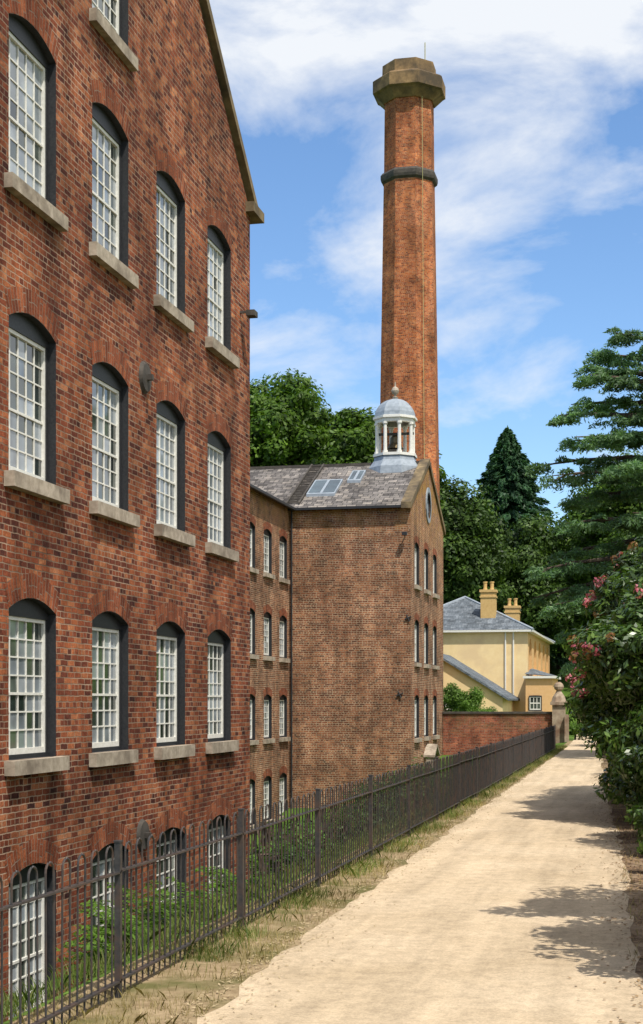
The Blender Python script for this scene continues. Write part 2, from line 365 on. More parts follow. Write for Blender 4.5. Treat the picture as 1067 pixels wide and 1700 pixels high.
for xx in (-15.3,-14.75):
    slab(sk,[(xx,Y3+.1,onroof(Y3+.1)+.05),(xx+.07,Y3+.1,onroof(Y3+.1)+.05),(xx+.07,YR,onroof(YR)+.05),(xx,YR,onroof(YR)+.05)],.08,2)
for q in range(16):
    y=Y3+.25+q*.31; sk.box(-15.23,-14.75,y,y+.06,onroof(y)+.06,onroof(y)+.13,2)
sk.obj('skylights_and_roof_ladder',[M_lead,M_gr,M_darkst],wing)
tp=MB()
for (x,z) in ((-10.35,2.2),(-10.0,5.4)):
    for a in (0.4,math.pi/2+.4):
        c_,s_=math.cos(a)*.15,math.sin(a)*.15
        tp.tube([(x-c_,Y3-.05,z-s_),(x+c_,Y3-.05,z+s_)],.03,4)
tp.tube([(-10.1,Y3,8.9),(-10.1,Y3-.25,8.95)],.03,5); tp.box(-10.2,-10.0,Y3-.4,Y3-.2,8.84,8.97)
tp.obj('iron_ties_and_lamp',[M_black],wing)
cx,cy=-11.4,YR
cu=MB()
cu.lathe(cx,cy,[(1.3,11.9),(1.22,12.45),(1.0,12.75),(.95,12.95)],8,mat=0)
cu.lathe(cx,cy,[(1.02,12.95),(1.02,13.07),(.8,13.071)],8,mat=1)
for q in range(8):
    a=math.pi/8+q*math.pi/4
    px,py=cx+.84*math.cos(a),cy+.84*math.sin(a)
    cu.lathe(px,py,[(.12,13.07),(.12,13.17),(.085,13.18),(.075,14.35),(.12,14.38),(.12,14.47)],8,mat=1)
cu.lathe(cx,cy,[(.7,14.47),(.93,14.471),(.93,14.62),(1.03,14.64),(1.03,14.74),(.96,14.76)],8,mat=1)
dome=[(.95*math.cos(t),14.76+.85*math.sin(t)) for t in [i*math.pi/2/7 for i in range(8)]]; dome[-1]=(.08,dome[-1][1])
cu.lathe(cx,cy,dome,8,mat=0)
cu.lathe(cx,cy,[(.1,15.6),(.14,15.68),(.06,15.72),(.06,15.8),(.15,15.88),(.18,15.98),(.14,16.1),(.04,16.17),(.03,16.35),(.01,16.4)],10,mat=2)
cu.lathe(cx,cy,[(.38,13.35),(.33,13.45),(.25,13.6),(.22,13.85),(.12,13.95)],12,mat=3)
cu.box(cx-.85,cx+.85,cy-.05,cy+.05,13.97,14.08,4); cu.box(cx-.06,cx+.06,cy-.07,cy+.07,13.07,13.99,4)
cu.box(cx-.3,cx+.3,cy-.3,cy+.3,13.07,13.3,4)
cu.obj('bell_cupola',[M_lead,M_white,M_stone,M_bell,M_darkst],wing)
fixparents(wing)

# ------------------------------------------------------------ chimney
ch=empty('brick_chimney_stack',(-13.9,87,0)); CX,CY=-13.9,87.05
mb=MB()
sh=[(2.1,-1),(1.8,15.5),(1.53,32.1)]; mb.lathe(CX,CY,sh,8,mat=0,cap=False)
mb.lathe(CX,CY,[(1.51,32.6),(1.47,36.7),(1.6,36.75)],8,mat=0,cap=False)
mb.obj('shaft',[M_brickc],ch)
mb=MB(); mb.lathe(CX,CY,[(1.5,32.0),(1.68,32.15),(1.72,32.3),(1.72,32.5),(1.6,32.65),(1.48,32.7)],8,mat=0)
mb.obj('stone_ring',[M_darkst],ch)
mb=MB(); mb.lathe(CX,CY,[(1.55,36.7),(2.02,37.15),(2.18,37.25),(2.18,37.95),(2.05,38.05),(1.62,38.25),(1.6,38.9),(1.2,38.95),(1.2,38.3)],8,mat=0)
mb.obj('stone_cap',[M_capst],ch)
mb=MB(); mb.tube([(CX+1.3,CY-1.62,0),(CX+1.08,CY-1.44,18),(CX+.95,CY-1.3,36.7)],.016,5); mb.tube([(CX+1.0,CY-.5,38.9),(CX+1.0,CY-.5,40.1)],.03,5)
mb.obj('lightning_conductor',[noisemat('copper_verdigris',(.35,.32,.14),(.45,.42,.2),4)],ch)
fixparents(ch)

# ------------------------------------------------------------ yellow house
ho=empty('yellow_house',(-12,104,0)); mb=MB(); W=WD()
hx0,hx1,hy0,hy1,he=-16.7,-7.7,95.5,116,6.45
Fh=Fr((hx1,0,0),(0,1,0),(1,0,0)); holes=[]
for c in (97.6,101.6,105.6,109.6,113.4): holes.append([(c-1.1,3.6),(c+1.1,3.6),(c+1.1,4.9)]+[(c+1.1*math.cos(t),4.9+1.1*math.sin(t)) for t in [i*math.pi/8 for i in range(1,8)]]+[(c-1.1,4.9)])
wall(mb,Fh,[(hy0,-1),(hy1,-1),(hy1,he),(hy0,he)],holes,1,.35,1)
for h in holes: mb.face([Fh.p(a,z,-.35) for a,z in h],2)
mb.face([(hx0,hy0,-1),(hx1,hy0,-1),(hx1,hy0,he),(hx0,hy0,he)],0); mb.face([(hx0,hy1,-1),(hx1,hy1,-1),(hx1,hy1,he),(hx0,hy1,he)],0)
mb.face([(hx0,hy0,-1),(hx0,hy1,-1),(hx0,hy1,he),(hx0,hy0,he)],0)
mb.face([(-12.6,88,-1),(-8.55,88,-1),(-8.55,88,2.15),(-12.6,88,4.7)],0)
mb.face([(-8.55,88,-1),(-8.55,hy0,-1),(-8.55,hy0,2.15),(-8.55,88,2.15)],0)
mb.box(-7.7,-6.05,93.8,99,-1,3.35,1)
mb.obj('walls',[M_yellow,M_peach,M_buff],ho)
rf=MB(); o=.35; zt=8.85; hx0o,hx1o,hy0o,hy1o=hx0-o,hx1+o,hy0-o,hy1+o; xm=(hx0+hx1)/2
A=(hx0o,hy0o,he);B=(hx1o,hy0o,he);C=(hx1o,hy1o,he);D=(hx0o,hy1o,he);R1=(xm,hy0o+4.8,zt);R2=(xm,hy1o-4.8,zt)
rf.face([A,B,R1]);rf.face([B,C,R2,R1]);rf.face([C,D,R2]);rf.face([D,A,R1,R2])
slab(rf,[(-12.6,87.75,4.72),(-12.6,hy0,4.72),(-8.2,hy0,1.97),(-8.2,87.75,1.97)],.13,0)
rf.face([(-7.75,93.6,3.62),(-5.85,93.6,3.5),(-5.85,99.2,3.5),(-7.75,99.2,4.1)])
rf.box(hx0o,hx1o,hy0o,hy1o,he-.14,he-.01,1); rf.box(-7.85,-5.85,93.6,99.2,3.35,3.5,1)
for p,q in ((A,R1),(B,R1),(C,R2),(R1,R2)): rf.tube([p,q],.1,6,2)
rf.obj('slate_roof',[M_slate2,M_white,M_lead],ho)
cc=MB()
for x,y,w,t,b,n in ((-10.35,97.2,.95,8.95,6.6,2),(-9.75,107.5,1.0,8.55,6.9,2)):
    cc.box(x-w/2,x+w/2,y-.4,y+.4,b,t,0); cc.box(x-w/2-.07,x+w/2+.07,y-.47,y+.47,t,t+.16,0)
    cc.box(x-w/2-.05,x+w/2+.05,y-.45,y+.45,t-.35,t-.25,0)
    for q in range(n): cc.lathe(x-.22+.44*q,y,[(.15,t+.16),(.12,t+.3),(.12,t+.6),(.15,t+.62),(.15,t+.7)],10,mat=0)
cc.obj('chimneys',[M_buff],ho)
dp=MB()
for x in (-9.1,-8.6): dp.tube([(x,hy0-.08,-1),(x,hy0-.08,he-.1)],.05,6)
dp.obj('downpipes',[M_white],ho)
Fp=Fr((0,93.8,0),(1,0,0),(0,-1,0)); W=WD()
window(W,Fp,-7.1,1.35,.8,.95,.02,3,2,depth=-.04,light=.2,sill=True,arch=False,bar=.04,sillover=.05)
Fs=Fr((0,88,0),(1,0,0),(0,-1,0)); window(W,Fs,-11.2,1.0,1.5,1.3,.02,5,3,depth=-.04,light=.2,sill=False,arch=False,bar=.04)
WO(W,ho,M_arch); fixparents(ho)

# ------------------------------------------------------------ garden wall and pier
gw=empty('garden_wall',(-7,72.6,0)); mb=MB()
mb.hexa([(-9.88,72.1,-4),(-4.7,72.8,-2),(-4.7,73.15,-2),(-9.88,72.45,-4),(-9.88,72.1,1.33),(-4.7,72.8,1.33),(-4.7,73.15,1.33),(-9.88,72.45,1.33)],0)
mb.hexa([(-9.88,72.03,1.33),(-4.7,72.73,1.33),(-4.7,73.22,1.33),(-9.88,72.52,1.33),(-9.88,72.03,1.43),(-4.7,72.73,1.43),(-4.7,73.22,1.43),(-9.88,72.52,1.43)],1)
mb.obj('wall_and_coping',[M_brickg,M_darkst],gw); fixparents(gw)
gp=empty('gate_pier',(-4.4,73,0)); mb=MB()
mb.box(-4.69,-4.1,72.5,73.2,-1,1.75,0); mb.box(-4.78,-4.02,72.4,73.3,1.75,1.9,0)
mb.lathe(-4.4,72.85,[(.38,1.9),(.3,2.15),(.16,2.35),(.12,2.42)],8,mat=0)
mb.lathe(-4.4,72.85,[(.1,2.42),(.2,2.5),(.24,2.62),(.2,2.75),(.08,2.85)],12,mat=0)
mb.box(-4.09,-3.9,72.2,72.45,0,1.3,0)
mb.obj('pier_with_finial',[M_pier],gp); fixparents(gp)

# ------------------------------------------------------------ terrain
def sm(t): t=np.clip(t,0,1); return t*t*(3-2*t)
def H(x,y):
    x=np.asarray(x,float);y=np.asarray(y,float)
    yard=-3.2*sm((-3.75-x)/3.3)*(1-.8*sm((y-58)/14))*(1-sm((y-73)/3))
    hill=np.clip(y-104,0,150)*.16*sm((y-104)/12)
    side=np.clip(x-12,0,60)*.12
    return yard+hill+side
xs=np.array([-1500,-500,-200,-120,-80,-60,-45,-36,-30,-25,-20,-16,-13,-11,-9.5,-8.2,-7.3,-6.6,-6,-5.4,-4.9,-4.4,-3.75,-2,0,3,6,12,16,20,25,32,40,60,90,150,400,1500])
ys=np.concatenate([[-1500,-400,-100,-40,-15,-5],np.arange(0,132,2.5),np.array([136,142,150,160,175,200,230,254,300,500,1500])])
XX,YY=np.meshgrid(xs,ys); ZZ=H(XX,YY); nx=len(xs);ny=len(ys)
verts=np.stack([XX,YY,ZZ],-1).reshape(-1,3)
fs=[(j*nx+i,j*nx+i+1,(j+1)*nx+i+1,(j+1)*nx+i) for j in range(ny-1) for i in range(nx-1)]
me=bpy.data.meshes.new('ground'); me.from_pydata(verts.tolist(),[],fs)
m,nt,out=newmat('grass_ground'); tc=N(nt,'ShaderNodeTexCoord')
n1=noise(nt,tc.outputs['Object'],.4,6); n2=noise(nt,tc.outputs['Object'],9,5,.7)
c=mix(nt,ramp(nt,[(.3,(.05,.1,.015)),(.7,(.11,.18,.03))],n1.outputs['Fac']),ramp(nt,[(.3,.5),(.7,1.4)],n2.outputs['Fac']),.9,'MULTIPLY')
bsdf(nt,out,c,.95,.1,n2.outputs['Fac'],.6,.05); me.materials.append(m)
g=bpy.data.objects.new('ground',me); scene.collection.objects.link(g)

def strip(name,ys,L,R,z,mat,jit=.06,nx=6):
    mb=MB(); rows=[]
    for y in ys:
        l=np.interp(y,L[0],L[1])+random.uniform(-jit,jit); r=np.interp(y,R[0],R[1])+random.uniform(-jit,jit)
        rows.append([(l+(r-l)*k/nx,y,float(max(H(l+(r-l)*k/nx,y),0))+z if y>100 else z) for k in range(nx+1)])
    for a,b in zip(rows[:-1],rows[1:]):
        for k in range(nx): mb.face([a[k],a[k+1],b[k+1],b[k]],0)
    return mb.obj(name,[mat])
m,nt,out=newmat('gravel_path_surface'); tc=N(nt,'ShaderNodeTexCoord')
n1=noise(nt,tc.outputs['Object'],.7,6,.6); n2=noise(nt,tc.outputs['Object'],60,4,.8)
mp=N(nt,'ShaderNodeMapping'); mp.inputs['Scale'].default_value=(3.2,.25,1); nt.links.new(tc.outputs['Object'],mp.inputs[0])
n3=noise(nt,mp.outputs[0],1,5,.6); n4=noise(nt,tc.outputs['Object'],7,5,.7)
c=ramp(nt,[(.3,(.5,.385,.25)),(.7,(.62,.49,.335))],n1.outputs['Fac'])
c=mix(nt,c,ramp(nt,[(.35,.78),(.6,1.08)],n3.outputs['Fac']),.8,'MULTIPLY')
c=mix(nt,c,ramp(nt,[(.35,.74),(.6,1.1)],n4.outputs['Fac']),.6,'MULTIPLY')
c=mix(nt,c,ramp(nt,[(.3,.6),(.62,1.2)],n2.outputs['Fac']),.7,'MULTIPLY')
bsdf(nt,out,c,.95,.1,n2.outputs['Fac'],.6,.012)
pl=([-12,8,12,20,30,61,75,115],[-2.55,-2.6,-2.74,-2.88,-3.02,-3.45,-3.8,-5.3]); pr=([-12,8,11,20,35,61,75,115],[.4,.15,-.1,-.4,-1.1,-2.0,-2.5,-3.6])
strip('gravel_path',np.concatenate([np.arange(-12,40,.35),np.arange(40,115,1)]),pl,pr,.008,m,.05)
M_soil=noisemat('leaf_litter_soil',(.08,.05,.03),(.24,.16,.1),9,.95,.1,.8,.03,(.34,.25,.16))
M_verge=noisemat('dry_verge_soil',(.2,.14,.075),(.4,.3,.18),7,.95,.1,.8,.03,(.13,.12,.045))
strip('leaf_litter_bank',np.arange(-12,75,.5),(pr[0],[v-.12 for v in pr[1]]),([-12,80],[9,9]),.004,M_soil,.07,8)
strip('dry_verge',np.arange(-12,75,.5),([-12,61,75],[-3.7,-3.72,-4.0]),(pl[0],[v+.12 for v in pl[1]]),.004,M_verge,.0,3)

# ------------------------------------------------------------ fence
fe=empty('bow_top_railing_fence',(-3.4,30,0)); mb=MB()
def fx(y): return -3.35-.4*max(0,(y-20)/41)**1.3
y=9.16-2.95*2; posts=[]
while y<62: posts.append(y); y+=2.95
for a,b in zip(posts[:-1],posts[1:]):
    xa,xb=fx(a),fx(b); n=24; g_=(b-a)/(n+1)
    X=lambda y:xa+(xb-xa)*(y-a)/(b-a)
    dz=random.uniform(-.012,.012)
    for zz in (.8,.1):
        mb.hexa([(xa-.02,a,zz+dz),(xa+.02,a,zz+dz),(xb+.02,b,zz),(xb-.02,b,zz),(xa-.02,a,zz+.012+dz),(xa+.02,a,zz+.012+dz),(xb+.02,b,zz+.012),(xb-.02,b,zz+.012)],0)
    far=a>32
    for q in range(0,n,2):
        y0=a+g_*(q+1); y1=y0+g_; r=g_/2; ym=(y0+y1)/2; x=X(ym)
        lean=random.uniform(-.006,.006)
        arc=[(x+lean,ym-r*math.cos(t),.93+r*.95*math.sin(t)) for t in [i*math.pi/(4 if far else 8) for i in range(5 if far else 9)]]
        mb.tube([(X(y0),y0,.03)]+arc+[(X(y1),y1,.03)],.0075,4 if far else 6)
for p in posts:
    x=fx(p); mb.box(x-.02,x+.02,p-.02,p+.02,-.2,1.0,0); mb.box(x-.025,x+.025,p-.025,p+.025,1.0,1.012,0)
mb.obj('rails_and_posts',[M_iron],fe); fixparents(fe)

# ------------------------------------------------------------ foliage
def unit(n):
    d=RNG.normal(size=(n,3)); return d/np.linalg.norm(d,axis=1,keepdims=True)
def leafmesh(name,P,Nn,L,Wd,mats,parent=None,matidx=None,tdir=None):
    n=len(P); P=np.asarray(P,float); Nn=Nn/np.linalg.norm(Nn,axis=1,keepdims=True)
    r=unit(n) if tdir is None else tdir+unit(n)*.35
    t=np.cross(Nn,r) if tdir is None else r-Nn*np.sum(r*Nn,1,keepdims=True)
    t/=np.linalg.norm(t,axis=1,keepdims=True)+1e-9; b=np.cross(Nn,t)
    L=np.broadcast_to(L,(n,))[:,None]*RNG.uniform(.7,1.3,(n,1)); Wd=np.broadcast_to(Wd,(n,))[:,None]*RNG.uniform(.7,1.3,(n,1))
    V=np.stack([P+t*L,P+b*Wd+t*L*.1,P-t*L,P-b*Wd+t*L*.1],1).reshape(-1,3)
    me=bpy.data.meshes.new(name); me.vertices.add(4*n); me.vertices.foreach_set('co',V.astype(np.float32).ravel())
    me.loops.add(4*n); me.loops.foreach_set('vertex_index',np.arange(4*n,dtype=np.int32))
    me.polygons.add(n); me.polygons.foreach_set('loop_start',np.arange(0,4*n,4,dtype=np.int32)); me.polygons.foreach_set('loop_total',np.full(n,4,dtype=np.int32))
    for m in mats: me.materials.append(m)
    me.update(calc_edges=True); me.validate()
    o=bpy.data.objects.new(name,me); scene.collection.objects.link(o)
    if parent: o.parent=parent
    return o
def crownpts(crowns,clumps,per,inner=.15,cl=(.22,.42)):
    Ps=[];Ns=[]
    vol=np.array([c[3]*c[4]*c[5] for c in crowns])**(2/3); vol=vol/vol.sum()
    for c,w in zip(crowns,vol):
        C=np.array(c[:3]);R=np.array(c[3:6])
        for _ in range(max(3,int(clumps*w))):
            d=unit(1)[0]
            if d[2]<-.5: d[2]*=-.6
            cc=C+d*R*RNG.uniform(.45,.86); rr=R.mean()*RNG.uniform(*cl)*np.array([1,1,.75])
            n=int(per*RNG.uniform(.6,1.3)); dd=unit(n); f=RNG.uniform(.55,1.08,(n,1))
            Ps.append(cc+dd*rr*f); Ns.append(dd*.9+np.array([0,0,.35])+unit(n)*.6)
        n=int(per*clumps*w*inner); dd=unit(n); Ps.append(C+dd*R*RNG.uniform(.2,.75,(n,1))); Ns.append(dd+unit(n)*.5)
    return np.concatenate(Ps),np.concatenate(Ns)
def trunk(mb,base,top,r,limbs=()):
    b=Vector(base);t=Vector(top)
    mb.tube([b,b.lerp(t,.3)+Vector((.1*r,.2*r,0)),b.lerp(t,.65),t],[r*1.25,r*.9,r*.65,r*.3],9)
    for l in limbs:
        s=b.lerp(t,random.uniform(.35,.8)); e=Vector(l); mid=s.lerp(e,.5)+Vector((0,0,random.uniform(-.3,.5)))
        mb.tube([s,mid,e],[r*.42,r*.26,r*.1],6)
ML_oak=leafmat('oak_leaves',(.03,.065,.007),(.065,.125,.01),(.1,.17,.018),.3,scale=.7)
ML_dark=leafmat('woodland_leaves',(.022,.048,.009),(.048,.092,.016),(.09,.15,.025),.28)
ML_con=leafmat('conifer_needles',(.018,.05,.022),(.035,.09,.036),(.055,.125,.045),.2)
ML_ced=leafmat('cedar_needles',(.065,.125,.06),(.12,.21,.09),(.18,.3,.12),.35,scale=.4)
ML_rho=leafmat('rhododendron_leaves',(.025,.055,.01),(.055,.11,.018),(.11,.18,.03),.25,.5,.35,1.2)
ML_pink=leafmat('rhododendron_flowers',(.45,.08,.12),(.6,.16,.22),(.7,.34,.34),.3)
ML_bud=leafmat('rhododendron_new_growth',(.2,.09,.035),(.3,.15,.06),(.36,.24,.1),.3)
ML_shrub=leafmat('shrub_leaves',(.045,.09,.012),(.09,.17,.02),(.15,.25,.04),.35)
ML_bank=leafmat('bank_shrub_leaves',(.03,.07,.012),(.06,.12,.02),(.1,.18,.03),.3)
ML_grass=leafmat('grass_blades',(.2,.16,.06),(.34,.27,.11),(.48,.38,.2),.3)
ML_ggrass=leafmat('green_grass_blades',(.07,.12,.02),(.14,.19,.04),(.26,.26,.09),.3)

def broad(name,base,crowns,clumps,per,L,mat,r=.4,**k):
    e=empty(name,base); P,Nn=crownpts(crowns,clumps,per,**k)
    leafmesh('foliage',P,Nn,L,L*.55,[mat],e)
    mb=MB(); c0=crowns[0]; lim=[(c[0]+random.uniform(-.5,.5)*c[3],c[1]+random.uniform(-.5,.5)*c[4],c[2]+random.uniform(-.3,.3)*c[5]) for c in crowns for _ in range(3)]
    trunk(mb,base,(c0[0],c0[1],c0[2]+c0[5]*.4),r,lim); mb.obj('trunk_and_limbs',[M_trunk],e); fixparents(e)
def zh(x,y): return float(H(x,y))-.2
broad('oak_tree',(-26,103,0),[(-25.5,103,19.1,6.6,5.5,6.6),(-20.6,102,17.6,5.0,4.6,5.6),(-31,105,17.5,5.5,5,7),(-24,101,14,7,5,6),(-17.4,101.5,15.8,3.9,3.8,4.8)],330,420,.19,ML_oak,.6,inner=.45,cl=(.16,.3))
for (x,y,z,r,rz,m) in ((-15.5,118,14.5,4.2,5.5,ML_dark),(-10.2,124,12,4.0,6,ML_dark),(-19,121,12,4.5,5,ML_dark)):
    broad('woodland_tree',(x,y,zh(x,y)),[(x,y,z,r,r,rz),(x+1.5,y-1,z-3.5,r*.9,r*.9,rz*.7),(x-1.5,y,z-4.5,r,r,rz*.7)],110,300,.18,m,.35,inner=.4)
for (x,y,z,r,rz) in ((-2.5,122,17.0,4.2,4.6),(3.5,116,18.5,4.5,5),(-5.5,128,14,3.2,4.4),(.5,112,11,3.6,5)):
    broad('lime_tree',(x,y,zh(x,y)),[(x,y,z,r,r,rz),(x+1.5,y-1,z-3.5,r*.9,r*.9,rz*.7),(x-1.2,y,z-4.5,r*.8,r*.8,rz*.7)],110,330,.17,ML_oak if x!=.5 else ML_dark,.35,inner=.4)
cr=[]
for _ in range(75):
    x=random.uniform(-60,45); y=random.uniform(140,185)
    if -9<x<-4 and y<150: y+=20
    z=float(H(x,y)); r=random.uniform(3.5,6); cr.append((x,y,z+random.uniform(3,8.5),r,r,random.uniform(5,7)))
P,Nn=crownpts(cr,1000,120,inner=.3); leafmesh('distant_woodland',P,Nn,.3,.19,[ML_dark])
def conifer(name,x,y,z0,h,R,mat,nb=170,per=85,L=.2):
    e=empty(name,(x,y,z0)); Ps=[];Ns=[];Ts=[]
    for i in range(nb):
        t=(i+.5)/nb; t=t**.85; z=z0+h*(.08+.92*t); Lb=R*(1-t)**.8*RNG.uniform(.75,1.12)+.15; az=i*2.399+RNG.uniform(-.3,.3)
        s=RNG.uniform(.1,1,per)**.7*Lb; dirv=np.array([math.cos(az),math.sin(az)]); side=RNG.normal(size=per)*.13*Lb*(1.1-s/Lb)
        up=.22*s-.34*s*s/max(Lb,.5)
        p=np.stack([x+dirv[0]*s-dirv[1]*side,y+dirv[1]*s+dirv[0]*side,z+up+RNG.normal(size=per)*.12],1)
        Ps.append(p); Ns.append(np.array([dirv[0]*.5,dirv[1]*.5,.8])+unit(per)*.8); Ts.append(np.tile([dirv[0],dirv[1],-.2],(per,1)))
    leafmesh('foliage',np.concatenate(Ps),np.concatenate(Ns),L,L*.35,[mat],e,tdir=np.concatenate(Ts))
    mb=MB(); mb.tube([(x,y,z0-.3),(x,y,z0+h*.5),(x,y,z0+h*.98)],[.35,.2,.03],8); mb.obj('trunk',[M_trunk],e); fixparents(e)
conifer('spruce_tree',-12.3,131,3.5,21.8,8.2,ML_con,320,200,.26)
conifer('spruce_tree',-16.6,127,3,15.5,4.6,ML_con,150,110,.26)
conifer('spruce_tree',-8.0,134,4,13,4.8,ML_con,150,110,.26)
def cedar(name,x,y,h):
    e=empty(name,(x,y,0)); mb=MB(); mb.tube([(x,y,-.2),(x+.1,y,h*.35),(x-.05,y+.1,h*.7),(x,y,h)],[.5,.38,.24,.05],10)
    Ps=[];Ns=[]
    br=[(4.0,math.pi,3.9,-.1),(4.8,2.8,4.5,0),(5.5,-2.75,4.6,.05),(6.2,3.05,5.2,.0),(6.8,-2.9,5.2,.05),(7.4,2.9,4.8,.05),(8.0,-2.7,4.2,.08),(9.0,2.75,4.2,.1),(9.5,-2.8,4.6,.12),(10.0,3.1,5.0,.14),(10.5,-2.5,4.2,.14),(10.9,2.7,4.3,.16),(11.3,-2.95,4.3,.18),(11.8,2.9,3.9,.2),(12.3,-2.7,3.5,.22),(12.7,-3.0,3.3,.24),(13.2,3.1,3.0,.28),(13.7,-2.8,2.4,.3)]
    for i in range(30): br.append((random.uniform(3.5,h-1.5),random.uniform(-2.2,2.2),random.uniform(2.6,4.6),random.uniform(0,.2)))
    for z,az,L,rise in br:
        az+=random.uniform(-.12,.12); d=np.array([math.cos(az),math.sin(az)])
        def pt(s): return np.array([x+d[0]*s,y+d[1]*s,z+rise*s-.03*s*s])
        mb.tube([tuple(pt(s)) for s in (0,L*.35,L*.7,L*.97)],[.13,.09,.05,.015],6)
        for q in range(26):
            s=L*random.uniform(.25,1.0); wd=.5*L*.33*(1.15-s/L)+.22
            sd=random.uniform(-1,1)*wd*1.7; c=pt(s)+np.array([-d[1]*sd,d[0]*sd,-.16*abs(sd)+random.uniform(-.2,.12)])
            if q%3==0: mb.tube([tuple(pt(max(s-.5,0))),tuple(c)],[.03,.01],4)
            n=110; dd=unit(n); rr=np.array([.38,.38,.11])*random.uniform(.6,1.3); P=c+dd*rr*RNG.uniform(.2,1,(n,1))**.6
            P[:,2]-=np.sum((P[:,:2]-c[:2])**2,1)*1.1
            Ps.append(P); Ns.append(np.array([-.15,-.35,.7])+unit(n)*.9)
    leafmesh('foliage',np.concatenate(Ps),np.concatenate(Ns),.09,.024,[ML_ced],e)
    mb.obj('trunk_and_branches',[M_trunk],e); fixparents(e)
cedar('cedar_tree',1.0,52,16.3)
def bush(name,crowns,clumps,per,L,mats,flow=0,cl=(.2,.36),flowmin=1.6):
    c0=crowns[0]; e=empty(name,(c0[0],c0[1],0)); P,Nn=crownpts(crowns,clumps,per,inner=.3,cl=cl); k=P[:,2]>.03+H(P[:,0],P[:,1]); P=P[k];Nn=Nn[k]
    leafmesh('foliage',P,Nn,L,L*.36,[mats[0]],e)
    if flow:
        # trusses open on the outer skin of the bush
        out=np.ones(len(P),bool)
        for c in crowns:
            q=((P-np.array(c[:3]))/np.array(c[3:6])); out&=(np.sum(q*q,1)>.85)
        cand=P[(P[:,2]>flowmin)&out]
        for nm,mt,cnt,rad in (('flowers',mats[1],flow,.085),('new_growth',ML_bud,flow,.07)):
            idx=RNG.choice(len(cand),cnt); Q=[];QN=[]
            for i in idx:
                dd=unit(28); Q.append(cand[i]+dd*rad); QN.append(dd+unit(28)*.4)
            leafmesh(nm,np.concatenate(Q),np.concatenate(QN),.036,.022,[mt],e)
    mb=MB()
    for c in crowns:
        for _ in range(4):
            x,y=c[0]+random.uniform(-.3,.3),c[1]+random.uniform(-.3,.3)
            mb.tube([(x,y,zh(x,y)),(x+random.uniform(-.3,.3),y,c[2]*.5),(c[0]+random.uniform(-.6,.6)*c[3],c[1]+random.uniform(-.6,.6)*c[4],c[2]+random.uniform(0,.5)*c[5])],[.06,.045,.02],6)
    mb.obj('stems',[M_trunk],e); fixparents(e)
bush('rhododendron_bush',[(.9,27,2.3,1.9,2.6,2.2),(.5,23.6,1.2,1.45,1.7,1.35),(1.3,29,3.2,2.2,2.6,2.2),(.15,24.3,2.5,1.4,1.6,1.35),(.3,26.6,3.5,1.35,1.6,1.35),(.4,31.5,2.2,1.6,2,1.8),(.1,24.4,.8,1.1,1.5,.95),(.05,26.4,1.8,1.4,1.7,1.5)],950,390,.075,[ML_rho,ML_pink],260,flowmin=2.0)
bush('rhododendron_bush',[(1.35,10.8,2.0,1.3,1.6,2.0),(2.4,13,3.0,2.2,1.6,2.2),(1.4,16.5,1.0,1.2,1.5,1.0),(1.5,19.0,2.6,1.4,1.6,2.0),(1.2,12.2,3.8,1.3,1.0,.9)],240,220,.08,[ML_rho,ML_pink],30)
bush('laurel_shrub',[(.35,19.2,.4,.75,.8,.6),(.3,21.4,.7,.95,.9,.9),(.45,17.0,.3,.6,.6,.4)],110,150,.06,[ML_rho],0)
bush('laurel_shrub',[(-1.6,66,1.0,1.4,3,1.2),(-.4,58,1.4,1.4,4,1.6),(.5,48,1.3,1.4,4,1.5),(.3,40,1.2,1.1,4,1.4)],150,220,.09,[ML_rho],0)
bush('garden_shrub',[(-9.6,80,1.6,1.2,1.2,1.3),(-8.7,79,1.0,1.0,1,.9),(-10.6,80.5,2.0,1,1,1.2)],60,200,.07,[ML_shrub],0)
bush('garden_shrub',[(-3.6,76,.5,.5,.8,.6),(-4.8,79,.9,.9,1,.7),(-3.6,84,.5,.7,1,.6)],40,150,.07,[ML_shrub],0)
cr=[]
for i in range(80):
    y=19.5+46*(i/80)+random.uniform(-.5,.5); x=random.uniform(-6.6,-4.5); r=random.uniform(.5,.95)*(1 if y<52 else .55); cr.append((x,y,float(H(x,y))+r*.5+.1,r,r*1.2,r*1.0))
bush('bank_shrubs',cr,560,120,.05,[ML_bank],0,cl=(.28,.5))
cr=[]
for i in range(30):
    y=28.5+24*(i/30)+random.uniform(-.5,.5); x=random.uniform(-10.5,-7.6); r=random.uniform(.75,1.1); cr.append((x,y,-2.65+random.uniform(-.2,.2),r,r*1.2,r*1.1))
bush('yard_shrubs',cr,420,170,.06,[ML_bank],0,cl=(.28,.5))
